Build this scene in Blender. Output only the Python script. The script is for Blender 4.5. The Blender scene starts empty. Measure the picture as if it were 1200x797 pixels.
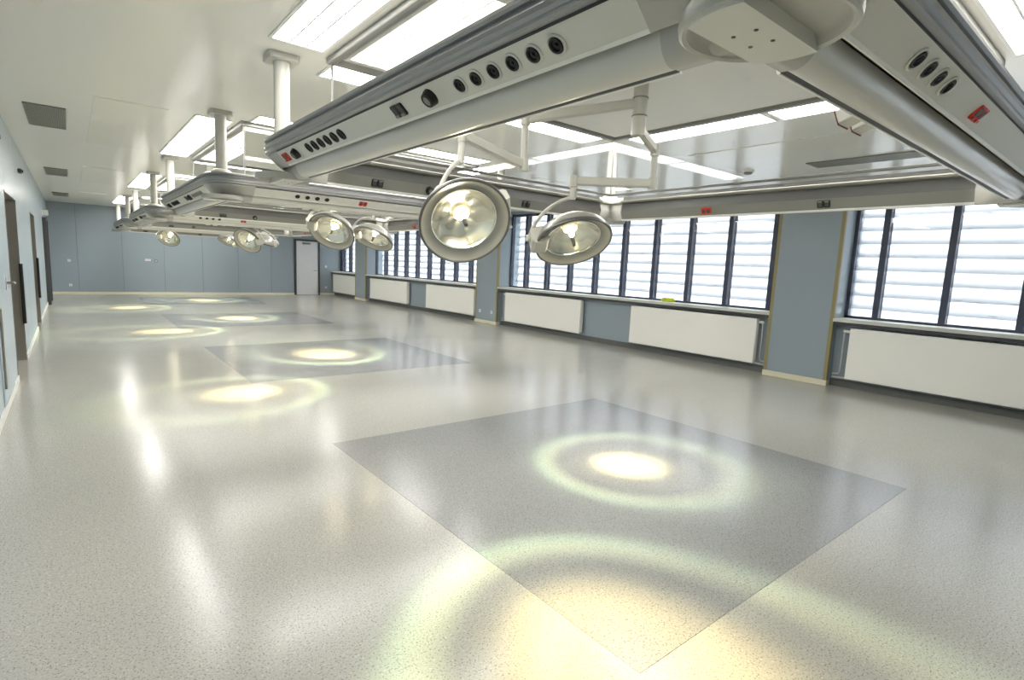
import bpy, math, random
from mathutils import Vector, Matrix
random.seed(7)
SC = bpy.context.scene
COL = SC.collection
PI = math.pi
V = Vector

# ------------------------------------------------------------------ camera
CAMH = 1.6
YAW, PITCH, ROLL, FPX = math.radians(39.2477), math.radians(7.7033), math.radians(2.6055), 633.45
fw = V((math.sin(YAW)*math.cos(PITCH), math.cos(YAW)*math.cos(PITCH), -math.sin(PITCH)))
rt = V((math.cos(YAW), -math.sin(YAW), 0)); up = rt.cross(fw)
r2 = math.cos(ROLL)*rt + math.sin(ROLL)*up
u2 = -math.sin(ROLL)*rt + math.cos(ROLL)*up
cam = bpy.data.cameras.new('camera'); camo = bpy.data.objects.new('camera', cam); COL.objects.link(camo)
cam.sensor_width = 36; cam.lens = FPX/1200*36; cam.clip_start = .02; cam.clip_end = 200
camo.matrix_world = Matrix(((r2.x, u2.x, -fw.x, 0), (r2.y, u2.y, -fw.y, 0), (r2.z, u2.z, -fw.z, CAMH), (0, 0, 0, 1)))
SC.camera = camo

# ------------------------------------------------------------------ light levels
SKY = 4.2            # overcast sky behind the louvres
PANEL = 7.2          # ceiling light panels
SPOT = 280.0         # surgical lamps (W)
SC.view_settings.view_transform = 'Standard'; SC.view_settings.look = 'None'
SC.view_settings.exposure = 1.72; SC.view_settings.gamma = 1.0; SC.view_settings.use_curve_mapping = False
w = bpy.data.worlds.new('overcast_sky'); SC.world = w; w.use_nodes = True
bg = w.node_tree.nodes['Background']; bg.inputs[0].default_value = (.96, .975, 1, 1); bg.inputs[1].default_value = SKY

# ------------------------------------------------------------------ materials
def srgb(r, g, b):
    f = lambda c: (c/255/12.92 if c/255 <= .04045 else ((c/255+.055)/1.055)**2.4)
    return (f(r), f(g), f(b), 1)
MATS = {}
def mat(name, col, rough=.5, metal=0., var=.04, scale=3., bump=0., spec=.5, coat=0.):
    m = bpy.data.materials.new(name); m.use_nodes = True
    nt = m.node_tree; b = nt.nodes['Principled BSDF']
    b.inputs['Roughness'].default_value = rough; b.inputs['Metallic'].default_value = metal
    b.inputs['Specular IOR Level'].default_value = spec; b.inputs['Coat Weight'].default_value = coat
    tc = nt.nodes.new('ShaderNodeTexCoord'); nz = nt.nodes.new('ShaderNodeTexNoise'); nz.inputs['Scale'].default_value = scale
    nz.inputs['Detail'].default_value = 4
    nt.links.new(tc.outputs['Object'], nz.inputs['Vector'])
    mx = nt.nodes.new('ShaderNodeMix'); mx.data_type = 'RGBA'
    mx.inputs[6].default_value = tuple(max(0, c*(1-var)) for c in col[:3])+(1,)
    mx.inputs[7].default_value = tuple(min(1, c*(1+var)) for c in col[:3])+(1,)
    nt.links.new(nz.outputs['Fac'], mx.inputs[0]); nt.links.new(mx.outputs[2], b.inputs['Base Color'])
    if bump:
        bp = nt.nodes.new('ShaderNodeBump'); bp.inputs['Strength'].default_value = bump; bp.inputs['Distance'].default_value = .01
        nt.links.new(nz.outputs['Fac'], bp.inputs['Height']); nt.links.new(bp.outputs[0], b.inputs['Normal'])
    MATS[name] = m
    return m
def floor_mat(name, base, speck, rough):
    m = mat(name, base, rough, var=.03, scale=.8, spec=.42)
    nt = m.node_tree; b = nt.nodes['Principled BSDF']
    old = b.inputs['Base Color'].links[0].from_socket
    tc = [n for n in nt.nodes if n.type == 'TEX_COORD'][0]
    last = old
    for sc_, lo, hi, colr, amt in ((120, .585, .66, speck, .6), (80, .62, .70, tuple(min(1, c*1.5) for c in base[:3])+(1,), .5), (200, .55, .68, tuple(c*.6 for c in base[:3])+(1,), .45)):
        nz = nt.nodes.new('ShaderNodeTexNoise'); nz.inputs['Scale'].default_value = sc_; nz.inputs['Detail'].default_value = 1
        nt.links.new(tc.outputs['Object'], nz.inputs['Vector'])
        mr = nt.nodes.new('ShaderNodeMapRange'); mr.inputs[1].default_value = lo; mr.inputs[2].default_value = hi; mr.inputs[4].default_value = amt
        nt.links.new(nz.outputs['Fac'], mr.inputs[0])
        mx = nt.nodes.new('ShaderNodeMix'); mx.data_type = 'RGBA'; mx.inputs[7].default_value = colr
        nt.links.new(mr.outputs[0], mx.inputs[0]); nt.links.new(last, mx.inputs[6]); last = mx.outputs[2]
    nt.links.new(last, b.inputs['Base Color'])
    # faint unevenness of the sheet vinyl
    nz = nt.nodes.new('ShaderNodeTexNoise'); nz.inputs['Scale'].default_value = 2.2; nz.inputs['Detail'].default_value = 3
    nt.links.new(tc.outputs['Object'], nz.inputs['Vector'])
    mr = nt.nodes.new('ShaderNodeMapRange'); mr.inputs[3].default_value = rough*.8; mr.inputs[4].default_value = rough*1.25
    nt.links.new(nz.outputs['Fac'], mr.inputs[0]); nt.links.new(mr.outputs[0], b.inputs['Roughness'])
    return m
def emit(name, col, s):
    m = bpy.data.materials.new(name); m.use_nodes = True; nt = m.node_tree
    for n in list(nt.nodes):
        if n.type == 'BSDF_PRINCIPLED': nt.nodes.remove(n)
    e = nt.nodes.new('ShaderNodeEmission'); e.inputs[0].default_value = col; e.inputs[1].default_value = s
    nt.links.new(e.outputs[0], nt.nodes['Material Output'].inputs[0]); MATS[name] = m
    return m
def glass(name, tint, ior=1.5, rough=.0):
    m = bpy.data.materials.new(name); m.use_nodes = True; nt = m.node_tree
    nt.nodes.remove(nt.nodes['Principled BSDF'])
    t = nt.nodes.new('ShaderNodeBsdfTransparent'); t.inputs[0].default_value = tint
    g = nt.nodes.new('ShaderNodeBsdfGlossy'); g.inputs['Roughness'].default_value = rough
    f = nt.nodes.new('ShaderNodeFresnel'); f.inputs[0].default_value = ior
    mx = nt.nodes.new('ShaderNodeMixShader')
    ge = nt.nodes.new('ShaderNodeNewGeometry'); io = nt.nodes.new('ShaderNodeMapRange')   # same reflectance on both faces of the thin sheet
    io.inputs[3].default_value = ior; io.inputs[4].default_value = 1/ior
    nt.links.new(ge.outputs['Backfacing'], io.inputs[0]); nt.links.new(io.outputs[0], f.inputs[0])
    nt.links.new(f.outputs[0], mx.inputs[0]); nt.links.new(t.outputs[0], mx.inputs[1]); nt.links.new(g.outputs[0], mx.inputs[2])
    nt.links.new(mx.outputs[0], nt.nodes['Material Output'].inputs[0]); MATS[name] = m
    return m
def translucent(name, col, mixf):
    m = bpy.data.materials.new(name); m.use_nodes = True; nt = m.node_tree
    nt.nodes.remove(nt.nodes['Principled BSDF'])
    d = nt.nodes.new('ShaderNodeBsdfDiffuse'); t = nt.nodes.new('ShaderNodeBsdfTranslucent'); mx = nt.nodes.new('ShaderNodeMixShader')
    tc = nt.nodes.new('ShaderNodeTexCoord'); mp = nt.nodes.new('ShaderNodeMapping'); mp.inputs['Scale'].default_value = (6, 5, 60)
    nz = nt.nodes.new('ShaderNodeTexNoise'); nz.inputs['Scale'].default_value = 1; nz.inputs['Detail'].default_value = 5
    cr = nt.nodes.new('ShaderNodeMapRange'); cr.inputs[1].default_value = .62; cr.inputs[2].default_value = .72; cr.inputs[4].default_value = .6
    mc = nt.nodes.new('ShaderNodeMix'); mc.data_type = 'RGBA'; mc.inputs[6].default_value = col; mc.inputs[7].default_value = srgb(120, 125, 130)
    L = nt.links.new
    L(tc.outputs['Object'], mp.inputs[0]); L(mp.outputs[0], nz.inputs['Vector']); L(nz.outputs['Fac'], cr.inputs[0]); L(cr.outputs[0], mc.inputs[0])
    L(mc.outputs[2], d.inputs[0]); L(mc.outputs[2], t.inputs[0])
    mx.inputs[0].default_value = mixf
    L(d.outputs[0], mx.inputs[1]); L(t.outputs[0], mx.inputs[2]); L(mx.outputs[0], nt.nodes['Material Output'].inputs[0]); MATS[name] = m
    return m

floor_mat('floor_vinyl', srgb(178, 176, 169), srgb(80, 76, 71), .2)
floor_mat('inlay_vinyl', srgb(149, 149, 149), srgb(64, 64, 64), .2)
mat('ceiling_paint', srgb(238, 235, 226), .22, var=.01, scale=.5, spec=.4)
mat('hatch_paint', srgb(240, 236, 224), .2, var=.01, scale=.5)
mat('blue_laminate', srgb(150, 162, 170), .28, var=.03, scale=1.2)
mat('blue_laminate_lit', srgb(186, 200, 210), .25, var=.03, scale=1.2)  # the blue laminate with its pale grazing reflection put into the colour
mat('wall_core', srgb(112, 124, 134), .6)
mat('white_enamel', srgb(238, 237, 230), .35, var=.01)
mat('radiator_white', srgb(246, 245, 238), .4, var=.015)
mat('cream_plinth', srgb(222, 216, 190), .45)
mat('white_base', srgb(232, 232, 226), .4)
mat('khaki_trim', srgb(150, 140, 98), .45)
mat('dark_base', srgb(98, 100, 98), .5)
mat('sill_stone', srgb(205, 206, 200), .3, var=.03, scale=8)
mat('frame_dark', srgb(62, 68, 86), .4)
mat('steel', srgb(150, 146, 138), .32, metal=.6, var=.06, scale=2)
mat('steel_light', srgb(205, 205, 205), .3, metal=.3)
mat('chrome', srgb(225, 225, 225), .15, metal=1.)
mat('black', srgb(22, 22, 23), .45)
mat('dark_grey', srgb(70, 70, 72), .5)
mat('beam_body', srgb(112, 112, 110), .45, metal=.2)
mat('beam_rail', srgb(158, 158, 158), .36, metal=.5, var=.02, scale=1.5)
mat('beam_panel', srgb(214, 212, 203), .4, var=.015)
mat('beam_cover', srgb(214, 211, 202), .28, var=.015, coat=.2)
mat('beam_corner', srgb(184, 182, 175), .38, var=.015)
mat('inner_panel', srgb(136, 135, 128), .42)
mat('pendant_paint', srgb(192, 190, 180), .35, var=.01)
mat('lamp_shell', srgb(158, 157, 148), .3, metal=.25, var=.02)
mat('lamp_rim', srgb(96, 96, 94), .35, metal=.4)
mat('lamp_mirror', srgb(240, 238, 230), .14, metal=1., var=.02)
mat('red_socket', srgb(206, 52, 30), .4)
mat('vent_grey', srgb(128, 128, 120), .5)
mat('laminar_cloth', srgb(222, 221, 216), .5, var=.01)
mat('alu', srgb(150, 150, 145), .4, metal=.15)
mat('rail_grey', srgb(118, 118, 112), .45)
mat('lip_grey', srgb(132, 130, 120), .45)
mat('maroon', srgb(110, 44, 36), .5)
mat('door_white', srgb(222, 222, 224), .35)
mat('lime', srgb(216, 228, 60), .5)
emit('panel_light', (1, .975, .93, 1), PANEL)
emit('bulb_light', (1, .90, .68, 1), 90)
glass('clear_glass', (.985, .99, .985, 1), 1.5)
glass('window_glass', (.96, .98, .98, 1), 1.45)
glass('lamp_glass', (.98, .98, .96, 1), 1.35, .02)
translucent('louvre_white', (.50, .51, .525, 1), .84)
M = MATS

# ------------------------------------------------------------------ mesh helpers
class MB:
    def __init__(s): s.v = []; s.f = []; s.m = []; s.mi = 0
    def add(s, vs, fs):
        n = len(s.v); s.v += [tuple(v) for v in vs]
        for f in fs: s.f.append(tuple(i+n for i in f)); s.m.append(s.mi)
        return s
    def box(s, x0, x1, y0, y1, z0, z1):
        if x0 > x1: x0, x1 = x1, x0
        if y0 > y1: y0, y1 = y1, y0
        return s.add([(x0,y0,z0),(x1,y0,z0),(x1,y1,z0),(x0,y1,z0),(x0,y0,z1),(x1,y0,z1),(x1,y1,z1),(x0,y1,z1)],
              [(3,2,1,0),(4,5,6,7),(0,1,5,4),(1,2,6,5),(2,3,7,6),(3,0,4,7)])
    def bbox(s, x0, x1, y0, y1, z0, z1, b, axis='z'):
        # box whose four edges along `axis` are chamfered
        P = {'x': (1, 2, 0), 'y': (2, 0, 1), 'z': (0, 1, 2)}[axis]
        lo = (x0, y0, z0); hi = (x1, y1, z1); a, c, d = P
        ring = [(lo[a]+b, lo[c]), (hi[a]-b, lo[c]), (hi[a], lo[c]+b), (hi[a], hi[c]-b), (hi[a]-b, hi[c]), (lo[a]+b, hi[c]), (lo[a], hi[c]-b), (lo[a], lo[c]+b)]
        vs = []
        for t in (lo[d], hi[d]):
            for p in ring:
                q = [0, 0, 0]; q[a], q[c], q[d] = p[0], p[1], t; vs.append(q)
        n = 8
        return s.add(vs, [tuple(range(n))[::-1], tuple(range(n, 2*n))]+[(i, (i+1) % n, n+(i+1) % n, n+i) for i in range(n)])
    def prism_x(s, prof, x0, x1):
        # closed (y,z) polygon extruded along x; counter-clockwise seen from +x
        n = len(prof)
        vs = [(x0, p[0], p[1]) for p in prof]+[(x1, p[0], p[1]) for p in prof]
        return s.add(vs, [tuple(range(n))[::-1], tuple(range(n, 2*n))]+[(i, (i+1) % n, n+(i+1) % n, n+i) for i in range(n)])
    def cyl(s, c, r0, r1, z0, z1, n=20, cap=True):
        vs = [(c[0]+r0*math.cos(2*PI*i/n), c[1]+r0*math.sin(2*PI*i/n), z0) for i in range(n)] + [(c[0]+r1*math.cos(2*PI*i/n), c[1]+r1*math.sin(2*PI*i/n), z1) for i in range(n)]
        fs = [(i, (i+1) % n, n+(i+1) % n, n+i) for i in range(n)]
        if cap: fs += [tuple(range(n))[::-1], tuple(range(n, 2*n))]
        return s.add(vs, fs)
    def lathe(s, prof, n=40, c=(0, 0)):
        vs = []; fs = []
        for r, z in prof:
            vs += [(c[0]+r*math.cos(2*PI*i/n), c[1]+r*math.sin(2*PI*i/n), z) for i in range(n)]
        for k in range(len(prof)-1):
            for i in range(n): fs.append((k*n+i, k*n+(i+1) % n, (k+1)*n+(i+1) % n, (k+1)*n+i))
        return s.add(vs, fs)
    def tube(s, pts, r, n=10):
        pts = [V(p) for p in pts]; vs = []; fs = []
        ref = V((0, 0, 1))
        for i, p in enumerate(pts):
            d = (pts[min(i+1, len(pts)-1)]-pts[max(i-1, 0)]).normalized()
            if abs(d.dot(ref)) > .95: ref2 = V((1, .1, 0))
            else: ref2 = ref
            a = d.cross(ref2).normalized(); b = d.cross(a).normalized()
            if i and a.dot(pa) < 0: a = -a; b = -b
            pa = a
            rr = r[i] if isinstance(r, (list, tuple)) else r
            vs += [tuple(p+a*rr*math.cos(2*PI*k/n)+b*rr*math.sin(2*PI*k/n)) for k in range(n)]
        for i in range(len(pts)-1):
            for k in range(n): fs.append((i*n+k, i*n+(k+1) % n, (i+1)*n+(k+1) % n, (i+1)*n+k))
        fs += [tuple(range(n))[::-1], tuple(range((len(pts)-1)*n, len(pts)*n))]
        return s.add(vs, fs)
    def bar(s, p, q, w, h):
        p = V(p); q = V(q); d = (q-p).normalized(); a = d.cross(V((0, 0, 1)))
        a = V((1, 0, 0)) if a.length < 1e-3 else a.normalized()
        b = a.cross(d).normalized(); c = min(w, h)*.22
        ring = [(-w/2+c, -h/2), (w/2-c, -h/2), (w/2, -h/2+c), (w/2, h/2-c), (w/2-c, h/2), (-w/2+c, h/2), (-w/2, h/2-c), (-w/2, -h/2+c)]
        vs = [tuple(p+a*x+b*y) for x, y in ring]+[tuple(q+a*x+b*y) for x, y in ring]; n = 8
        return s.add(vs, [tuple(range(n))[::-1], tuple(range(n, 2*n))]+[(i, (i+1) % n, n+(i+1) % n, n+i) for i in range(n)])
    def mesh(s, name, mats, smooth=False):
        me = bpy.data.meshes.new(name); me.from_pydata(s.v, [], s.f)
        for m_ in (mats if isinstance(mats, (list, tuple)) else [mats]): me.materials.append(M[m_])
        me.polygons.foreach_set('material_index', s.m)
        me.validate(); me.update()
        import bmesh
        b = bmesh.new(); b.from_mesh(me); bmesh.ops.recalc_face_normals(b, faces=b.faces); b.to_mesh(me); b.free()
        if smooth:
            me.polygons.foreach_set('use_smooth', [True]*len(me.polygons))
            me.set_sharp_from_angle(angle=math.radians(38))
        return me
def link(name, me, parent=None, loc=(0, 0, 0), rot=(0, 0, 0)):
    o = bpy.data.objects.new(name, me); COL.objects.link(o); o.location = loc; o.rotation_euler = rot
    if parent: o.parent = parent
    return o
def obj(name, mb, mats, parent=None, smooth=False, loc=(0, 0, 0), rot=(0, 0, 0)):
    return link(name, mb.mesh(name, mats, smooth), parent, loc, rot)
def tag(o, label, cat, group=None):
    o['label'] = label; o['category'] = cat
    if group: o['group'] = group
    return o
def empty(name, loc=(0, 0, 0)):
    o = bpy.data.objects.new(name, None); COL.objects.link(o); o.location = loc; o.empty_display_size = .1
    return o
def struct(o, label, cat='structure'):
    o['kind'] = 'structure'; o['label'] = label; o['category'] = cat
    return o
def copy_tree(o, parent=None):
    c = o.copy(); COL.objects.link(c); c.parent = parent
    for ch in list(o.children): copy_tree(ch, c)
    return c

# ------------------------------------------------------------------ room shell
XL, XR, YB, YN, HC = -.55, 8.95, 23.85, -3.2, 3.06
XW = 9.40                                # window plane
XA = 9.13                                # apron behind the radiators
DOORS = [(8.45, 10.05), (13.5, 14.95), (19.4, 20.9)]
PIL = [(3.28, 4.25), (11.68, 12.68), (20.18, 21.2)]
BAYS = [(YN, 3.28), (4.25, 11.68), (12.68, 20.18), (21.2, YB)]

floor = struct(obj('floor', MB().box(-1.05, 9.75, YN-.2, YB+.2, -.2, 0), 'floor_vinyl'), 'pale grey speckled sheet vinyl floor of the hall', 'floor')
for y0, y1 in ((1.17, 4.49), (7.22, 10.42), (13.2, 16.22), (19.3, 22.25)):
    obj('floor_inlay', MB().box(1.70, 5.06, y0, y1, -.01, .0015), 'inlay_vinyl', floor)
ceil = struct(obj('ceiling', MB().box(-1.05, 9.75, YN-.2, YB+.2, HC, HC+.2), 'ceiling_paint'), 'glossy off white ceiling', 'ceiling')
RC = [2.545, 8.38, 14.32, 20.3]          # ring centres
CX = 3.135
for c in RC:
    for x0, x1 in ((.25, .87), (6.0, 6.62)):
        obj('ceiling_panel', MB().bbox(x0, x1, c-1.5, c+1.52, HC-.006, HC+.01, .0), 'hatch_paint', ceil)

# left wall: core with three door openings, clad in laminate panels
wl = MB()
ys = [YN-.2] + [v for d in DOORS for v in d] + [YB+.2]
for i in range(0, len(ys), 2): wl.box(-1.05, XL-.02, ys[i], ys[i+1], 0, HC)
for a, b in DOORS: wl.box(-1.05, XL-.02, a, b, 2.2, HC)
wall_left = struct(obj('wall_left', wl, 'wall_core'), 'long pale blue panelled wall with recessed steel doors', 'wall')
def clad(y0, y1, z0, z1):
    n = max(1, round((y1-y0)/1.2)); st = (y1-y0)/n
    for k in range(n):
        obj('wall_panel', MB().bbox(XL-.02, XL, y0+k*st+.004, y0+(k+1)*st-.004, z0, z1, .003), 'blue_laminate_lit', wall_left)
for i in range(0, len(ys), 2): clad(max(ys[i], YN), min(ys[i+1], YB), .085, HC)
for a, b in DOORS: clad(a, b, 2.2, HC)
bl = MB()
for i in range(0, len(ys), 2): bl.box(XL-.02, XL+.012, max(ys[i], YN), min(ys[i+1], YB), 0, .08)
struct(obj('baseboard_left', bl, 'white_base'), 'white skirting strip at the foot of the panelled wall', 'baseboard')

# back wall
wall_back = struct(obj('wall_back', MB().box(-1.05, 9.75, YB+.02, YB+.25, 0, HC), 'wall_core'), 'blue panelled end wall of the hall', 'wall')
xs = [XL] + [.18+1.252*k for k in range(6)] + [7.36]
for a, b in zip(xs[:-1], xs[1:]):
    obj('wall_panel', MB().bbox(a+.004, b-.004, YB, YB+.02, .08, HC, .003), 'blue_laminate', wall_back)
obj('wall_panel', MB().bbox(7.364, 8.436, YB, YB+.02, 2.36, HC, .003), 'blue_laminate', wall_back)
obj('wall_panel', MB().bbox(8.44, 9.4, YB, YB+.02, .08, HC, .003), 'blue_laminate', wall_back)
struct(obj('baseboard_back', MB().box(XL, 7.36, YB-.012, YB+.02, 0, .08).box(8.44, 9.1, YB-.012, YB+.02, 0, .08), 'cream_plinth'), 'cream skirting strip below the blue end wall', 'baseboard')
# wall behind the camera
wall_near = struct(obj('wall_near', MB().box(-1.05, 9.75, YN-.2, YN, 0, HC), 'blue_laminate_lit'), 'pale wall closing the hall behind the viewer', 'wall')

# right wall: aprons, lintels, pilasters
wr = MB()
for a, b in BAYS:
    wr.box(XA, 9.7, a, b, 0, 1.0)
    wr.box(XA+.1, 9.7, a, b, 2.99, HC)
wall_right = struct(obj('wall_right', wr, 'blue_laminate'), 'blue window wall with pilasters between the window bays', 'wall')
for k, (a, b) in enumerate(PIL):
    p = obj('trim_%d' % (k+1), MB().box(XR, 9.7, a, b, 0, HC), 'blue_laminate')
    struct(p, ['near', 'middle', 'far'][k]+' blue pilaster with khaki corner strips between the window bays', 'pilaster')
    for e, s_ in ((a, -1), (b, 1)):
        obj('corner_trim', MB().box(XR-.006, XR+.05, e-s_*.045, e+s_*.006, .085, HC), 'khaki_trim', p)
    obj('plinth', MB().bbox(XR-.014, XR+.10, a-.014, b+.014, 0, .085, .004, 'y'), 'cream_plinth', p)
bs = MB()
for a, b in BAYS: bs.box(XA-.014, XA+.02, a, b, 0, .11)
struct(obj('baseboard_right', bs, 'dark_base'), 'dark grey skirting under the radiators', 'baseboard')

# ------------------------------------------------------------------ windows
SLAT = None
names = ['window_1', 'window_2', 'window_3', 'window_4']
wl_label = ['window bay with outside louvres nearest the viewer, right of the near pilaster', 'long window bay with outside louvres between the near and the middle pilaster',
            'window bay with outside louvres between the middle and the far pilaster', 'short window bay with outside louvres beside the end wall door']
MULL = [[3.2-.33-.81*k for k in range(8)], [4.50+.822*k for k in range(9)], [13.67+.822*k for k in range(8)], [22.0, 22.85, 23.65]]
for i, (a, b) in enumerate(BAYS):
    if i == 0: a = YN+.02
    wn = empty(names[i], (XW, (a+b)/2, 1.05)); struct(wn, wl_label[i], 'window')
    cy = (a+b)/2
    def W(name, x0, x1, y0, y1, z0, z1, m, bev=0.):
        mb = MB(); mb.bbox(x0-XW, x1-XW, y0-cy, y1-cy, z0-1.05, z1-1.05, bev, 'z') if bev else mb.box(x0-XW, x1-XW, y0-cy, y1-cy, z0-1.05, z1-1.05)
        return obj(name, mb, m, wn)
    sill = W('sill', XR-.01, XW-.04, a+.002, b-.002, 1.0, 1.05, 'sill_stone')
    W('sill_drip', XR+.02, XA+.02, a+.002, b-.002, .955, 1.0, 'dark_grey')
    W('frame_bottom', XW-.04, XW+.05, a, b, 1.0, 1.085, 'frame_dark')
    W('frame_top', XW-.04, XW+.05, a, b, 2.93, 2.99, 'frame_dark')
    ms = sorted([m for m in MULL[i] if a+.1 < m < b-.05])
    W('frame_side', XW-.04, XW+.05, a, a+.05, 1.05, 2.95, 'frame_dark'); W('frame_side', XW-.04, XW+.05, b-.05, b, 1.05, 2.95, 'frame_dark')
    for m_ in ms:
        W('mullion', XW-.035, XW+.05, m_-.042, m_+.042, 1.08, 2.94, 'frame_dark', .006)
        W('louvre_post', XW+.075, XW+.115, m_-.04, m_+.04, 1.0, 3.0, 'dark_grey')
    ed = [a+.03]+ms+[b-.03]
    for p0, p1 in zip(ed[:-1], ed[1:]):
        if p1-p0 > .08: W('pane', XW, XW+.006, p0+.02, p1-.02, 1.07, 2.95, 'window_glass')
    # outside louvre blades: one lens-shaped blade per row
    for k in range(10):
        z = 1.12+.2*k-1.05
        prof = []
        th = math.radians(70)
        for t, h in ((-.14, 0), (-.06, .008), (.04, .010), (.14, 0), (.04, -.003), (-.06, -.004)):
            prof.append((t*math.cos(th)-h*math.sin(th), t*math.sin(th)+h*math.cos(th)))
        mb = MB(); n = 6
        vs = [(.26+p[0], a-cy, z+p[1]) for p in prof]+[(.26+p[0], b-cy, z+p[1]) for p in prof]
        mb.add(vs, [tuple(range(n)), tuple(range(n, 2*n))[::-1]]+[(q, (q+1) % n, n+(q+1) % n, n+q) for q in range(n)])
        obj('louvre_blade', mb, 'louvre_white', wn)
tag(obj('folded_cloth', MB().bbox(-.045, .045, -.14, .14, 0, .05, .015, 'y').bbox(-.04, .04, -.11, .12, .05, .075, .012, 'y'), 'lime', None, loc=(XW-.1, 6.48, 1.051)),
    'small lime yellow folded cloth lying on the long window sill', 'cloth')

# ------------------------------------------------------------------ doors
door_labels = ['nearest recessed steel door in the pale panelled wall', 'second recessed steel door along the pale panelled wall', 'farthest steel door of the panelled wall with a projecting frame']
for i, (a, b) in enumerate(DOORS):
    d = empty('door_%d' % (i+1), (XL-.38, (a+b)/2, 0)); struct(d, door_labels[i], 'door')
    cy = (a+b)/2; hw = (b-a)/2
    obj('leaf', MB().bbox(-.03, .02, -hw, hw, .008, 2.2, .004, 'z'), 'steel', d)
    fr = MB()
    fr.box(.02, .385, hw-.012, hw, 0, 2.2); obj('frame', fr, 'steel', d)
    obj('frame', MB().box(.02, .385, -hw, -hw+.012, 0, 2.2), 'steel', d)
    obj('frame_head', MB().box(.02, .385, -hw, hw, 2.185, 2.2), 'steel', d)
    obj('handle_bar', MB().bbox(.372, .412, hw-.05, hw-.012, .52, 1.34, .008, 'z'), 'black', d)
    if i == 2:
        for y_ in (-hw-.04, hw): obj('frame_post', MB().bbox(.38, .46, y_, y_+.06, 0, 2.3, .01, 'z'), 'dark_grey', d)
        obj('frame_beam', MB().box(.38, .46, -hw-.04, hw+.06, 2.3, 2.35), 'dark_grey', d)
# flush panel door with lever handle in front of the nearest steel door
d4 = empty('door_4', (XL, 7.3, 0)); struct(d4, 'flush pale blue door with a steel lever handle, nearest the viewer', 'door')
obj('leaf', MB().bbox(.0, .012, -.55, .55, .09, 2.2, .004, 'z'), 'blue_laminate_lit', d4)
h = obj('lever_handle', MB().tube([(.012, .4, 1.2), (.075, .4, 1.2), (.08, .36, 1.2), (.08, .2, 1.2)], .014), 'steel', d4, True)
obj('lock_plate', MB().bbox(.012, .02, .34, .46, 1.13, 1.28, .004, 'x'), 'steel_light', d4)
obj('kick_strip', MB().bbox(.012, .03, -.5, -.44, .25, 1.0, .006, 'z'), 'steel', d4)
# end wall door
d5 = empty('door_5', (7.9, YB, 0)); struct(d5, 'white single door in a dark frame at the right of the end wall', 'door')
obj('leaf', MB().bbox(-.46, .46, -.03, .015, .01, 2.28, .004, 'y'), 'door_white', d5)
for x0 in (-.535, .46): obj('frame', MB().box(x0, x0+.075, -.06, .02, 0, 2.36), 'dark_grey', d5)
obj('frame_head', MB().box(-.46, .46, -.06, .02, 2.29, 2.36), 'dark_grey', d5)
obj('closer', MB().bbox(-.2, .12, -.08, -.03, 2.16, 2.22, .01, 'x'), 'steel', d5)
obj('lever_handle', MB().tube([(.39, -.03, 1.05), (.39, -.08, 1.05), (.36, -.085, 1.05), (.26, -.085, 1.05)], .012), 'steel', d5, True)

# ------------------------------------------------------------------ small wall fittings
def plate(loc, rot, label, m='white_enamel', cat='socket', name='wall_socket'):
    t = empty(name, loc); t.rotation_euler = rot
    obj('cover', MB().bbox(-.04, .04, -.012, 0, -.04, .04, .006, 'y'), m, t)
    obj('insert', MB().bbox(-.025, .025, -.016, -.012, -.025, .025, .004, 'y'), 'steel_light', t)
    tag(t, label, cat)
plate((-.05, YB, 1.14), (0, 0, 0), 'white switch plate at hand height on the end wall near the left corner')
plate((-.05, YB, .31), (0, 0, 0), 'white socket plate low on the end wall near the left corner')
t = empty('switch_strip', (2.18, YB, 1.25))
obj('cover', MB().bbox(-.09, .09, -.012, 0, -.035, .035, .006, 'y'), 'white_enamel', t)
for k in (-.06, 0, .06): obj('rocker', MB().bbox(k-.02, k+.02, -.018, -.012, -.022, .022, .003, 'y'), 'steel_light', t)
tag(t, 'triple white switch strip in the middle of the end wall', 'switch')
plate((2.43, YB, 1.22), (0, 0, 0), 'small grey switch right of the triple switch strip', 'dark_grey', 'switch', 'wall_switch')
plate((8.72, YB, 1.24), (0, 0, 0), 'white switch plate beside the end wall door', cat='switch', name='wall_switch')
plate((8.72, YB, .33), (0, 0, 0), 'white socket plate low beside the end wall door')
plate((XR, 12.45, .33), (0, 0, -PI/2), 'left one of two sockets low on the middle pilaster')
plate((XR, 11.9, .33), (0, 0, -PI/2), 'right one of two sockets low on the middle pilaster')
for k, (y, z) in enumerate(((7.65, 2.66), (11.1, 2.68))):
    t = empty('door_sensor', (XL, y, z))
    obj('body', MB().bbox(0, .05, -.07, .07, -.03, .03, .01, 'y'), 'dark_grey', t); obj('lens', MB().bbox(.05, .062, -.03, .03, -.018, .018, .004, 'x'), 'black', t)
    tag(t, ['small dark sensor high on the panelled wall before the nearest steel door', 'small dark sensor high on the panelled wall beyond the nearest steel door'][k], 'sensor')
t = empty('exit_light', (XL, 20.0, 2.5)); obj('body', MB().bbox(0, .12, -.16, .16, -.07, .07, .01, 'y'), 'white_enamel', t); obj('diffuser', MB().bbox(.02, .10, -.14, .14, -.085, -.07, .004, 'z'), 'steel_light', t)
tag(t, 'small white box light above the farthest steel door', 'light')
for k, (x, y) in enumerate(((7.35, 4.0),)):
    t = empty('smoke_detector', (x, y, HC))
    obj('base', MB().cyl((0, 0), .07, .075, -.02, 0, 24), 'white_enamel', t, True); obj('head', MB().lathe([(.0, -.05), (.035, -.05), (.055, -.035), (.058, -.02)], 24), 'vent_grey', t, True)
    tag(t, 'round smoke detector on the ceiling near the window side', 'detector')

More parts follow.
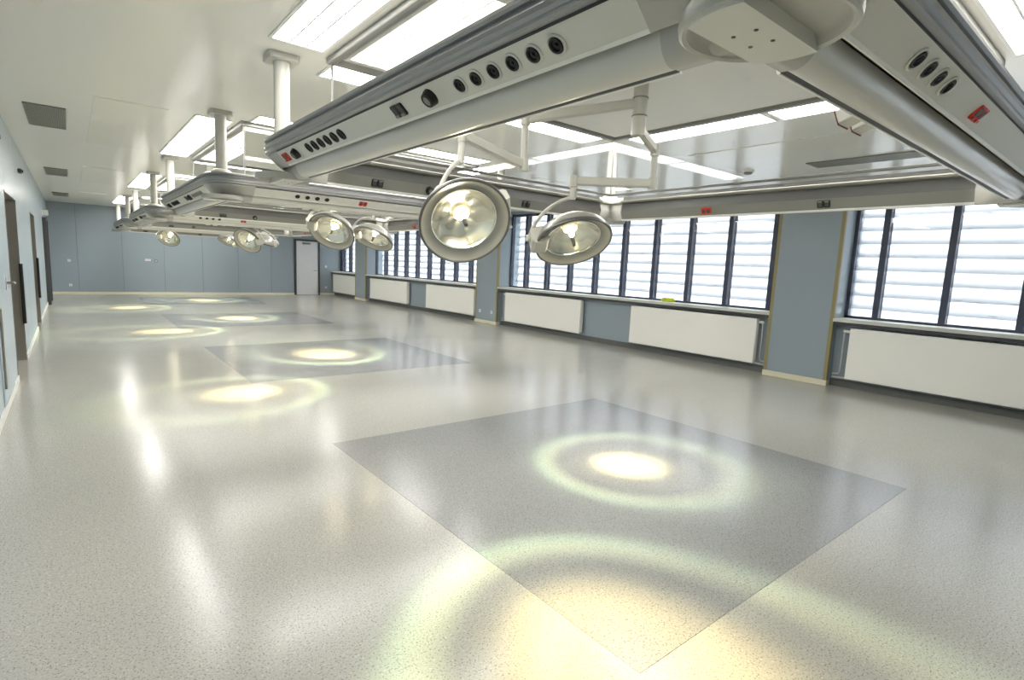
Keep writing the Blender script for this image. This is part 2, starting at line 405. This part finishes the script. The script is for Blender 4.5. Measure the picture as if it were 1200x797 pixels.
# ------------------------------------------------------------------ radiators
rad_labels = ['white panel radiator under the nearest window, right of the near pilaster', 'white panel radiator just left of the near pilaster',
              'white panel radiator just right of the middle pilaster', 'white panel radiator just left of the middle pilaster', 'white panel radiator just right of the far pilaster', 'farthest white panel radiator, beside the end wall door']
RADS = [(.30, 3.04, 1), (4.47, 7.14, -1), (8.58, 11.36, 1), (12.82, 15.55, -1), (16.85, 19.85, 1), (21.28, 23.7, -1)]
for (a, b, ps), lab in zip(RADS, rad_labels):
    cy = (a+b)/2; hw = (b-a)/2
    t = empty('radiator', (XA-.024, cy, .15)); H = .77
    obj('front_panel', MB().bbox(-.125, -.105, -hw, hw, 0, H, .008, 'y'), 'radiator_white', t)
    obj('rear_panel', MB().box(-.045, -.03, -hw+.02, hw-.02, .02, H-.02), 'radiator_white', t)
    for s_ in (-1, 1): obj('side_cover', MB().box(-.105, -.03, s_*hw-.006, s_*hw+.006-s_*.012, .03, H-.005), 'radiator_white', t)
    g = MB()
    for k in range(int(hw*2/.06)): g.box(-.1, -.04, -hw+.03+k*.06, -hw+.06+k*.06, H-.012, H-.004)
    go = obj('top_grille', g, 'radiator_white', t); go['kind'] = 'stuff'
    for s_ in (-.7, .7): obj('bracket', MB().box(-.05, 0, s_*hw-.02, s_*hw+.02, .1, H-.12), 'dark_grey', t)
    e = ps*hw
    obj('supply_pipe', MB().tube([(-.075, e-ps*.02, H-.06), (-.075, e+ps*.07, H-.06), (-.075, e+ps*.09, H-.09), (-.075, e+ps*.09, .10), (-.072, e+ps*.11, .06), (-.072, e+ps*.19, .05)], .011), 'steel_light', t, True)
    obj('return_pipe', MB().tube([(-.075, e-ps*.02, .015), (-.075, e+ps*.12, .0), (-.075, e+ps*.19, .0)], .011), 'steel_light', t, True)
    obj('valve', MB().tube([(-.075, e+ps*.02, H-.06), (-.075, e+ps*.10, H-.06)], [.02, .024]), 'white_enamel', t, True)
    tag(t, lab, 'radiator', 'panel radiators under the windows')

# ------------------------------------------------------------------ ceiling vents
vent = None
VL = [('grey ceiling grille at the panelled wall side beside the %s supply ring', -.14, .175), ('grey ceiling grille at the window side beside the %s supply ring', 7.42, .17)]
ORD = ['nearest', 'second', 'third', 'farthest']
for k, c in enumerate(RC):
    for lab, x, hx in VL:
        if vent is None:
            t = empty('ceiling_vent')
            obj('backing', MB().box(-.16, .16, -.63, .63, -.004, 0), 'dark_grey', t)
            fm = MB(); fm.box(-.175, .175, -.65, -.63, -.014, 0).box(-.175, .175, .63, .65, -.014, 0).box(-.175, -.16, -.63, .63, -.014, 0).box(.16, .175, -.63, .63, -.014, 0)
            obj('frame', fm, 'vent_grey', t)
            sm = MB().box(-.0062, .0062, -.63, .63, -.012, -.004).mesh('slat', 'vent_grey')
            for q in range(20): link('slat', sm, t, (-.152+.016*q, 0, 0))
            vent = t
        else: t = copy_tree(vent)
        t.location = (x, c+.02 if x < 1 else c-.0, HC)
        tag(t, lab % ORD[k], 'vent', 'ceiling grilles')

# ------------------------------------------------------------------ ceiling light panels (two per side of each ring)
tro = None
for k, c in enumerate(RC):
    sides = [('panelled wall side', 1.29, c, PI/2), ('window side', 4.98, c, PI/2), ('far side', CX, c+1.865, 0), ('near side', CX, c-1.865, 0)]
    for side, x, y, rz in sides:
        for s_ in (-1, 1):
            if tro is None:
                t = empty('light_panel'); hl, hw = .735, .168
                fm = MB(); fm.box(-hl-.02, hl+.02, -hw-.02, -hw, -.012, 0).box(-hl-.02, hl+.02, hw, hw+.02, -.012, 0).box(-hl-.02, -hl, -hw, hw, -.012, 0).box(hl, hl+.02, -hw, hw, -.012, 0)
                obj('frame', fm, 'white_enamel', t)
                me = MB().box(-hl, hl, -hw, hw, -.006, -.001).mesh('diffuser', 'panel_light'); link('diffuser', me, t)
                me = MB().box(-hl, hl, -.007, .007, -.011, -.006).mesh('dim_stripe', 'white_enamel')  # thin bars added to imitate the dimmer stripes between the glowing tubes
                for o_ in (-.055, .055): link('dim_stripe', me, t, (0, o_, 0))
                tro = t
            else: t = copy_tree(tro)
            dx, dy = (s_*.775, 0) if rz == 0 else (0, s_*.775)
            t.location = (x+dx, y+dy, HC); t.rotation_euler = (0, 0, rz)
            if rz == 0: half = 'window end' if s_ > 0 else 'panelled wall end'
            else: half = 'farther end' if s_ > 0 else 'nearer end'
            tag(t, 'flush ceiling light on the %s of the %s ring, %s' % (side, ORD[k], half), 'ceiling light', 'ceiling light panels')

# ------------------------------------------------------------------ laminar flow field with hanging glass skirt
GX, GY = 1.573, 1.6
for k, c in enumerate(RC):
    t = empty('laminar_flow_field', (CX, c, HC))
    obj('diffuser_sheet', MB().box(-GX+.06, GX-.06, -GY+.06, GY-.06, -.02, -.002), 'laminar_cloth', t)
    for s_ in (-1, 1):
        obj('frame', MB().bbox(s_*GX-.03, s_*GX+.03, -GY-.03, GY+.03, -.045, 0, .006, 'y'), 'alu', t)
        obj('frame', MB().bbox(-GX+.03, GX-.03, s_*GY-.03, s_*GY+.03, -.045, 0, .006, 'x'), 'alu', t)
    for s_ in (-1, 1):
        obj('glass_pane', MB().box(s_*GX-.003, s_*GX+.003, -GY+.008, GY-.008, -.615, -.045), 'clear_glass', t)
        obj('glass_pane', MB().box(-GX+.008, GX-.008, s_*GY-.003, s_*GY+.003, -.615, -.045), 'clear_glass', t)
        obj('bottom_rail', MB().bbox(s_*GX-.011, s_*GX+.011, -GY, GY, -.635, -.612, .003, 'y'), 'rail_grey', t)
        obj('bottom_rail', MB().bbox(-GX, GX, s_*GY-.011, s_*GY+.011, -.635, -.612, .003, 'x'), 'rail_grey', t)
        for r_ in (-1, 1):
            obj('corner_strip', MB().box(s_*GX-.007, s_*GX+.007, r_*GY-.007, r_*GY+.007, -.612, -.045), 'alu', t)
    tag(t, 'square air outlet field with hanging glass skirt inside the %s supply ring' % ORD[k], 'air outlet', 'laminar flow fields')

# ------------------------------------------------------------------ supply rings
HALF = 1.855; LC = .30; LB = HALF-LC; RCN = .13; ZB = 2.176
# straight profile pieces as (outward, height)
P_BODY = [(-.11, 2.43), (.12, 2.43), (.12, 2.325), (.042, 2.256), (.034, 2.30), (-.088, 2.30), (-.088, 2.196), (-.125, 2.27), (-.118, 2.36)]
P_RAIL = [(.118, 2.445), (.138, 2.443), (.152, 2.434), (.154, 2.420), (.146, 2.412), (.134, 2.408), (.134, 2.396), (.150, 2.390), (.157, 2.380), (.157, 2.362), (.148, 2.352), (.148, 2.346), (.150, 2.338), (.144, 2.332), (.130, 2.328), (.118, 2.33)]
P_GROOVE = [(.12, 2.329), (.128, 2.329), (.128, 2.318), (.118, 2.318)]
nO = V((.66, -.75)).normalized()
P_PANEL = [(.128, 2.317), (.047, 2.2455), (.038, 2.254), (.119, 2.326)]
P_LIP = [(.049, 2.247), (.041, 2.238), (.034, 2.240), (.034, 2.252), (.042, 2.253)]
arc = []
for q in range(10):
    a_ = math.radians(2 - q*12.0); arc.append((-.066+.066*math.cos(a_), 2.262+.090*math.sin(a_)))
P_COVER = arc + [(-.084, 2.27)]
P_EDGE = [(-.084, 2.20), (-.086, 2.178), (-.104, 2.1745), (-.105, 2.19), (-.10, 2.20)]
P_STRIP = [(-.104, 2.178), (-.105, 2.172), (-.113, 2.172), (-.118, 2.186), (-.105, 2.19)]
P_INP = [(-.146, 2.272), (-.115, 2.188), (-.104, 2.192), (-.13, 2.272)]
P_LIPI = [(-.10, 2.392), (-.152, 2.392), (-.158, 2.384), (-.158, 2.368), (-.150, 2.362), (-.105, 2.362)]
P_OUT = [(.118, 2.435), (.124, 2.43), (.126, 2.326), (.125, 2.316), (.047, 2.246), (.036, 2.240), (.030, 2.262), (.004, 2.262)] + arc[1:] + [(-.104, 2.176), (-.146, 2.272), (-.125, 2.355), (-.158, 2.365), (-.158, 2.384), (-.10, 2.43)]

ME = {}
for nm, pr, m_ in (('beam', P_BODY, 'beam_body'), ('rail', P_RAIL, 'beam_rail'), ('panel', P_PANEL, 'beam_panel'), ('panel_lip', P_LIP, 'white_enamel'), ('groove', P_GROOVE, 'dark_grey'),
                   ('lower_cover', P_COVER, 'beam_cover'), ('edge_strip', P_EDGE, 'dark_grey'), ('inner_panel', P_INP, 'inner_panel'), ('inner_strip', P_STRIP, 'white_enamel'), ('inner_lip', P_LIPI, 'lip_grey')):
    ME[nm] = MB().prism_x(pr, -LB, LB).mesh(nm, m_, nm in ('lower_cover',))
# corner: the whole profile swept round a rounded corner
def corner_mesh(outline):
    vs = []; n = len(outline); NA = 9
    for o, z in outline:
        if RCN+o > .02: mid = [(-RCN+(RCN+o)*math.cos(math.radians(90-90*q/(NA-1))), -RCN+(RCN+o)*math.sin(math.radians(90-90*q/(NA-1)))) for q in range(NA)]
        else: mid = [(o-.02*(1-q/(NA-1))*1, o-.02*q/(NA-1)) for q in range(NA)]
        path = [(-LC, o)]+mid+[(o, -LC)]
        vs += [(x, y, z) for x, y in path]
    K = NA+2; fs = []
    for i in range(n):
        j = (i+1) % n
        for q in range(K-1): fs.append((i*K+q, i*K+q+1, j*K+q+1, j*K+q))
    fs.append(tuple(i*K for i in range(n))); fs.append(tuple(i*K+K-1 for i in range(n))[::-1])
    return MB().add(vs, fs)
ME['corner'] = corner_mesh(P_OUT).mesh('corner', 'beam_corner', True)
ME['corner_rail'] = corner_mesh(P_RAIL).mesh('corner_rail', 'beam_rail', True)
ME['corner_disc'] = MB().lathe([(.0, 2.196), (.15, 2.196), (.168, 2.186), (.176, 2.170), (.186, 2.166), (.193, 2.170), (.196, 2.184), (.192, 2.21), (.0, 2.21)], 40).mesh('corner_disc', 'beam_corner', True)
RP = .185; pl = []
for y_ in [-.105+.15*q/8 for q in range(9)]: pl.append((math.sqrt(RP*RP-y_*y_), y_))
for y_ in [.045-.15*q/8 for q in range(9)]: pl.append((-math.sqrt(RP*RP-y_*y_), y_))
n_ = len(pl)
mb = MB().add([(x, y, 2.160) for x, y in pl]+[(x, y, 2.198) for x, y in pl], [tuple(range(n_))[::-1], tuple(range(n_, 2*n_))]+[(i, (i+1) % n_, n_+(i+1) % n_, n_+i) for i in range(n_)])
mb.mi = 1
for sx in (-.04, .04):
    for sy in (-.055, .0): mb.cyl((sx, sy), .005, .005, 2.158, 2.162, 10)
ME['cover_plate'] = mb.mesh('cover_plate', ['beam_panel', 'dark_grey'])
ME['column'] = MB().cyl((0, 0), .056, .056, 2.44, HC-.01, 28).mesh('column', 'pendant_paint', True)
ME['top_plate'] = MB().bbox(-.105, .105, -.105, .105, HC-.045, HC-.001, .02, 'z').mesh('top_plate', 'pendant_paint')
ME['foot_flange'] = MB().lathe([(.05, 2.48), (.075, 2.475), (.10, 2.455), (.105, 2.438), (.0, 2.438)], 28).mesh('foot_flange', 'pendant_paint', True)
# outlets, local z = out of the panel
mb = MB().lathe([(.036, 0), (.036, .004), (.031, .007), (.027, .004)], 24); mb.mi = 1
mb.lathe([(.027, .004), (.025, .009), (.018, .009), (.015, .002), (.0, .002)], 24); mb.lathe([(.006, .002), (.006, .008), (0, .008)], 10)
ME['gas_outlet'] = mb.mesh('gas_outlet', ['beam_panel', 'black'], True)
mb = MB().lathe([(.033, 0), (.032, .008), (.024, .010), (.019, .001), (0, .001)], 20)
ME['round_socket'] = mb.mesh('round_socket', ['black'], True)
mb = MB().lathe([(.037, 0), (.035, .012), (.030, .03), (.022, .034), (.02, .03)], 24); mb.mi = 1; mb.lathe([(.02, .03), (.012, .033), (0, .033)], 16)
ME['rotary_socket'] = mb.mesh('rotary_socket', ['black', 'vent_grey'], True)
def double(mname, cover, hole, tab):
    mb = MB()
    for sx in (-.026, .026):
        mb.mi = 0; mb.bbox(sx-.024, sx+.024, -.03, .03, 0, .008, .006, 'z')
        mb.mi = 1; mb.bbox(sx-.016, sx+.016, -.022, .012, .008, .0095, .006, 'z')
        mb.mi = 2; mb.box(sx-.016, sx+.016, .015, .026, .008, .016)
    ME[mname] = mb.mesh(mname, [cover, hole, tab])
double('double_socket', 'black', 'dark_grey', 'vent_grey'); double('red_socket', 'red_socket', 'dark_grey', 'red_socket')
mb = MB().bbox(-.042, .042, -.026, .026, 0, .05, .006, 'z'); mb.mi = 1; mb.box(-.043, .043, -.029, .026, .050, .054)
ME['junction_box'] = mb.mesh('junction_box', ['beam_panel', 'maroon'])

PO = (.0875, 2.2812); PHO = math.atan2(-.66, -.75)
PIN = (-.131, 2.230); PHI = math.atan2(.938, -.345)
def outlet(kind, beam, s, inner=False, dz=0.):
    if inner: return link(kind, ME[kind], beam, (s, PIN[0]-.001, PIN[1]+dz), (PHI, 0, 0))
    return link(kind, ME[kind], beam, (s, PO[0]+.0008, PO[1]+dz), (PHO, 0, 0))
def build_ring():
    root = empty('supply_ring')
    for nm, th in (('far', 0), ('left', PI/2), ('near', PI), ('right', -PI/2)):
        d = Matrix.Rotation(th, 3, 'Z') @ V((0, HALF, 0))
        b = link('beam', ME['beam'], root, d, (0, 0, th))
        for p in ('rail', 'groove', 'panel', 'panel_lip', 'lower_cover', 'edge_strip', 'inner_panel', 'inner_strip', 'inner_lip'): link(p, ME[p], b)
        c_ = RC[0]
        if nm == 'left':
            f = lambda y: y-c_
            outlet('red_socket', b, f(4.0)); outlet('rotary_socket', b, f(3.79))
            for q in range(6): outlet('round_socket', b, f(3.545-.105*q))
            outlet('double_socket', b, f(2.34)); outlet('rotary_socket', b, f(2.06))
            for q in range(6): outlet('gas_outlet', b, f(1.842-.107*q))
            for q in (-.9, .2, .9): outlet('double_socket', b, q, True)
        if nm == 'near':
            f = lambda x: -(x-CX)
            for q in range(4): outlet('gas_outlet', b, f(2.03+.112*q))
            outlet('red_socket', b, f(2.81)); outlet('double_socket', b, f(4.25))
            for x in (2.20, 2.33): link('junction_box', ME['junction_box'], b, (f(x), -.125, 2.20), (PHI, 0, 0))
            obj('inner_lamp_strip', MB().bbox(-1.35, 1.35, -.172, -.158, 2.33, 2.36, .004, 'x'), 'white_enamel', b)
        if nm == 'far':
            f = lambda x: x-CX
            outlet('double_socket', b, f(1.985), True); outlet('rotary_socket', b, f(2.475), True); outlet('double_socket', b, f(3.585), True)
            for q in range(4): outlet('gas_outlet', b, -.8+.11*q)
            outlet('double_socket', b, .5)
        if nm == 'right':
            f = lambda y: -(y-c_)
            outlet('red_socket', b, f(3.035), True); outlet('double_socket', b, f(1.96), True)
            for q in range(4): outlet('gas_outlet', b, -.5+.11*q)
    for th in (0, PI/2, PI, -PI/2):
        d = Matrix.Rotation(th, 3, 'Z') @ V((HALF, HALF, 0))
        cn = link('corner', ME['corner'], root, d, (0, 0, th))
        link('corner_disc', ME['corner_disc'], cn); link('corner_rail', ME['corner_rail'], cn); link('cover_plate', ME['cover_plate'], cn, (0, 0, 0), (0, 0, 0))
        co = link('column', ME['column'], root, d, (0, 0, 0)); link('top_plate', ME['top_plate'], co); link('foot_flange', ME['foot_flange'], co)
    return root
ring = build_ring()
for k, c in enumerate(RC):
    t = ring if k == 0 else copy_tree(ring)
    t.location = (CX, c, 0)
    tag(t, ['nearest square grey supply ring with socket panels, hung from four white columns', 'second square supply ring from the viewer, hung from four white columns',
            'third square supply ring from the viewer, hung from white columns', 'farthest square supply ring, close to the blue end wall'][k], 'supply ring', 'ceiling supply rings')

# ------------------------------------------------------------------ surgical lights
mb = MB().lathe([(.292, .0), (.300, -.012), (.296, -.035), (.27, -.085), (.21, -.14), (.13, -.175), (.06, -.185), (.0, -.185)], 48)
ME['shell'] = mb.mesh('lamp_head', 'lamp_shell', True)
ME['lrim'] = MB().lathe([(.286, .004), (.292, .010), (.301, .006), (.304, -.008), (.300, -.018), (.288, -.004)], 48).mesh('rim', 'lamp_rim', True)
ME['collar'] = MB().lathe([(.288, .002), (.262, -.022), (.228, -.040), (.218, -.044)], 48).mesh('collar', 'lamp_shell', True)
ME['lens_ring'] = MB().lathe([(.222, -.044), (.218, -.036), (.210, -.036), (.207, -.044)], 48).mesh('lens_ring', 'chrome', True)
# faceted reflector: lathe with scalloped depth
vs = []; fs = []; NR, NS = 8, 48
for i in range(NR+1):
    t_ = i/NR; rr = .212*(1-t_)+.05*t_
    for j in range(NS):
        a_ = 2*PI*j/NS; z_ = -.05-.105*(1-(rr/.212)**2)+.0028*math.cos(a_*8)*math.sin(PI*t_)+.003*math.cos(t_*9)
        vs.append((rr*math.cos(a_), rr*math.sin(a_), z_))
for i in range(NR):
    for j in range(NS): fs.append((i*NS+j, i*NS+(j+1) % NS, (i+1)*NS+(j+1) % NS, (i+1)*NS+j))
ME['reflector'] = MB().add(vs, fs).mesh('reflector', 'lamp_mirror', True)
ME['lamp_cap'] = MB().lathe([(.058, -.150), (.055, -.13), (.03, -.118), (.0, -.118)], 28).mesh('bulb_socket', 'cream_plinth', True)
ME['bulb'] = MB().lathe([(.0, -.062), (.014, -.066), (.019, -.08), (.018, -.10), (.014, -.118)], 18).mesh('bulb', 'bulb_light', True)
ME['lens'] = MB().cyl((0, 0), .212, .212, -.046, -.042, 48).mesh('glass_cover', 'lamp_glass')
ME['grip'] = MB().lathe([(.0, .03), (.012, .028), (.014, .0), (.016, -.04), (.0, -.041)], 16).mesh('sterile_grip', 'dark_grey', True)
ME['ctrl'] = MB().bbox(-.07, .07, .20, .33, -.13, .015, .02, 'x').mesh('control_box', 'pendant_paint')
ME['rearcap'] = MB().lathe([(.08, -.178), (.075, -.215), (.05, -.23), (.0, -.23)], 28).mesh('rear_cap', 'pendant_paint', True)

def spot_light(name, pos, target, core_s, rg, pw):
    L = bpy.data.lights.new(name, 'SPOT'); L.energy = SPOT*pw; L.spot_size = math.radians(62); L.spot_blend = .15; L.shadow_soft_size = .03
    o = bpy.data.objects.new(name, L); COL.objects.link(o)
    ax = (V(target)-V(pos)).normalized(); o.location = V(pos)
    o.rotation_euler = ax.to_track_quat('-Z', 'Y').to_euler()
    L.use_nodes = True; nt = L.node_tree; em = nt.nodes['Emission']; K = nt.links.new
    ge = nt.nodes.new('ShaderNodeNewGeometry')
    dp = nt.nodes.new('ShaderNodeVectorMath'); dp.operation = 'DOT_PRODUCT'; dp.inputs[1].default_value = tuple(ax)
    K(ge.outputs['Incoming'], dp.inputs[0])
    ab = nt.nodes.new('ShaderNodeMath'); ab.operation = 'ABSOLUTE'; K(dp.outputs['Value'], ab.inputs[0])
    ac = nt.nodes.new('ShaderNodeMath'); ac.operation = 'ARCCOSINE'; K(ab.outputs[0], ac.inputs[0])
    mr = nt.nodes.new('ShaderNodeMapRange'); mr.inputs[2].default_value = .60; K(ac.outputs[0], mr.inputs[0])
    cr = nt.nodes.new('ShaderNodeValToRGB'); K(mr.outputs[0], cr.inputs[0])
    # beam profile of the reflector: hot warm core, dim field, pale green-yellow outer ring
    el = cr.color_ramp.elements
    stops = [(0, (1, .84, .42)), (.17*core_s, (1, .82, .38)), (.31*core_s, (.13, .12, .07)), (.50, (.05, .05, .035)), (.62, (.30*rg, .33*rg, .17*rg)), (.67, (.25*rg, .33*rg, .19*rg)), (.77, (.03, .04, .025)), (1, (0, 0, 0))]
    el[0].position = 0; el[0].color = stops[0][1]+(1,); el[1].position = 1; el[1].color = (0, 0, 0, 1)
    for p_, c_ in stops[1:-1]:
        e_ = el.new(p_); e_.color = c_+(1,)
    K(cr.outputs[0], em.inputs[0]); em.inputs[1].default_value = 1
    return o

def build_pendant(k, hub, lamps):
    c = RC[k]
    t = empty('surgical_light', (CX, c, HC))
    org = V((CX, c, HC))
    rel = lambda p: tuple(V(p)-org)
    obj('ceiling_canopy', MB().lathe([(.0, -.055), (.09, -.055), (.12, -.022), (.12, -.021), (.0, -.021)], 32), 'pendant_paint', t, True)
    col = obj('hub_column', MB().cyl((0, 0), .05, .05, 2.55-HC, -.05, 28), 'pendant_paint', t, True)
    for z in (2.80, 2.68): obj('hub_joint', MB().cyl((0, 0), .054, .054, z-HC-.004, z-HC+.004, 28), 'vent_grey', t, True)
    for lm in lamps:
        pts = lm['arm']
        for q in range(len(pts)-1):
            p, r_ = V(pts[q]), V(pts[q+1]); d = r_-p
            if abs(d.x)+abs(d.y) < .06: obj('drop_tube', MB().tube([rel(p+V((0, 0, .03))), rel(r_-V((0, 0, .02)))], .024, 14), 'pendant_paint', t, True)
            else: obj('arm', MB().bar(rel(p), rel(r_), .05, .066), 'pendant_paint', t)
        for p in pts[1:-1]: obj('arm_joint', MB().cyl(rel(p)[:2], .034, .034, rel(p)[2]-.042, rel(p)[2]+.042, 18), 'pendant_paint', t, True)
        pos = V(lm['pos']); ax = V(lm['face']).normalized()
        side = V(lm['side']); side = (side-ax*side.dot(ax)).normalized()
        # local frame: z = out of the face, y = control box side
        xx = side.cross(ax).normalized()
        R_ = Matrix((xx, side, ax)).transposed()
        hd = link('lamp_head', ME['shell'], t, tuple(pos-org), R_.to_euler())
        for nm, me in (('rim', 'lrim'), ('collar', 'collar'), ('lens_ring', 'lens_ring'), ('reflector', 'reflector'), ('bulb_socket', 'lamp_cap'), ('bulb', 'bulb'), ('glass_cover', 'lens'), ('sterile_grip', 'grip'), ('rear_cap', 'rearcap')):
            link(nm, ME[me], hd)
        link('control_box', ME['ctrl'], hd, (0, 0, lm.get('boxz', 0)), (0, 0, math.radians(lm.get('box', 0))))
        # yoke from the last drop tube round to the control box
        A = V(pts[-1]); B = pos+side*lm.get('yr', .34)-ax*.08
        bu = lm.get('bulge', 1.); mid = (A+B)/2+(side*.10+V((0, 0, .09)))*bu
        yk = []
        for q in range(13):
            u = q/12; yk.append(rel(A*(1-u)**2+mid*2*u*(1-u)+B*u*u))
        obj('yoke', MB().tube(yk, .014, 10), 'pendant_paint', t, True)
        obj('yoke_pivot', MB().tube([rel(B+side*.02), rel(B-side*.03)], .026, 14), 'pendant_paint', t, True)
        spot_light('surgical_beam', pos+ax*.05, lm['target'], lm.get('core', 1.), lm.get('ring', .8), lm.get('pw', 1.))
    return t
def face(pos, target, blend):
    a = (V(target)-V(pos)).normalized(); b = (V((0, 0, CAMH))-V(pos)).normalized()
    return a+b*blend
def autoarm(c, pos, el):
    # hub -> elbow -> drop -> second arm -> drop to the lamp
    return [(CX, c, 2.62), (el[0], el[1], 2.62), (el[0], el[1], 2.30), (pos[0], pos[1], 2.36), (pos[0], pos[1], 2.22)]
LAMPS = [
    [dict(pos=(2.0, 2.98, 1.868), target=(1.72, 1.16, 0), core=1.35, ring=1.05, arm=[(CX, RC[0], 2.77), (2.50, 3.02, 2.62), (2.50, 3.02, 2.31), (2.02, 3.07, 2.43), (2.0, 3.06, 2.27)], blend=.5, side=(-.55, .45, .9), box=-120, boxz=-.09, yr=.25, bulge=.3),
     dict(pos=(3.03, 3.01, 1.805), target=(3.54, 2.73, 0), arm=[(CX, RC[0], 2.60), (3.40, 2.59, 2.50), (3.40, 2.59, 2.26), (2.95, 2.97, 2.255), (2.95, 2.97, 2.14)], blend=.7, side=(-.72, .62, .12))],
    [dict(pos=(2.66, 7.08, 1.94), target=(1.52, 6.75, 0), el=(3.3, 7.65), blend=.5, side=(-.7, .5, .3)),
     dict(pos=(3.45, 7.55, 1.905), target=(3.27, 8.94, 0), pw=2.2, core=1.2, el=(3.9, 8.1), blend=.9, side=(-.6, .7, .3))],
    [dict(pos=(2.95, 12.70, 1.885), target=(1.44, 12.75, 0), pw=1.6, el=(3.5, 13.5), blend=.7, side=(.8, -.5, .2)),
     dict(pos=(3.52, 13.75, 1.92), target=(3.23, 14.9, 0), pw=2.2, core=1.2, el=(2.9, 14.7), blend=.3, side=(.8, -.5, .2))],
    [dict(pos=(2.28, 19.05, 1.985), target=(1.21, 18.3, 0), pw=1.6, el=(2.6, 19.8), blend=.6, side=(-.85, .4, .1)),
     dict(pos=(3.93, 19.35, 1.99), target=(3.47, 20.85, 0), pw=2.2, core=1.2, el=(4.0, 20.0), blend=.9, side=(.8, .4, .1))]]
PL = ['twin surgical light hanging inside the nearest supply ring', 'twin surgical light hanging inside the second supply ring', 'twin surgical light hanging inside the third supply ring', 'twin surgical light hanging inside the farthest supply ring']
for k, ls in enumerate(LAMPS):
    for lm in ls:
        lm['face'] = face(lm['pos'], lm['target'], lm['blend'])
        if 'arm' not in lm: lm['arm'] = autoarm(RC[k], lm['pos'], lm['el'])
    tag(build_pendant(k, None, ls), PL[k], 'surgical light', 'twin surgical lights')
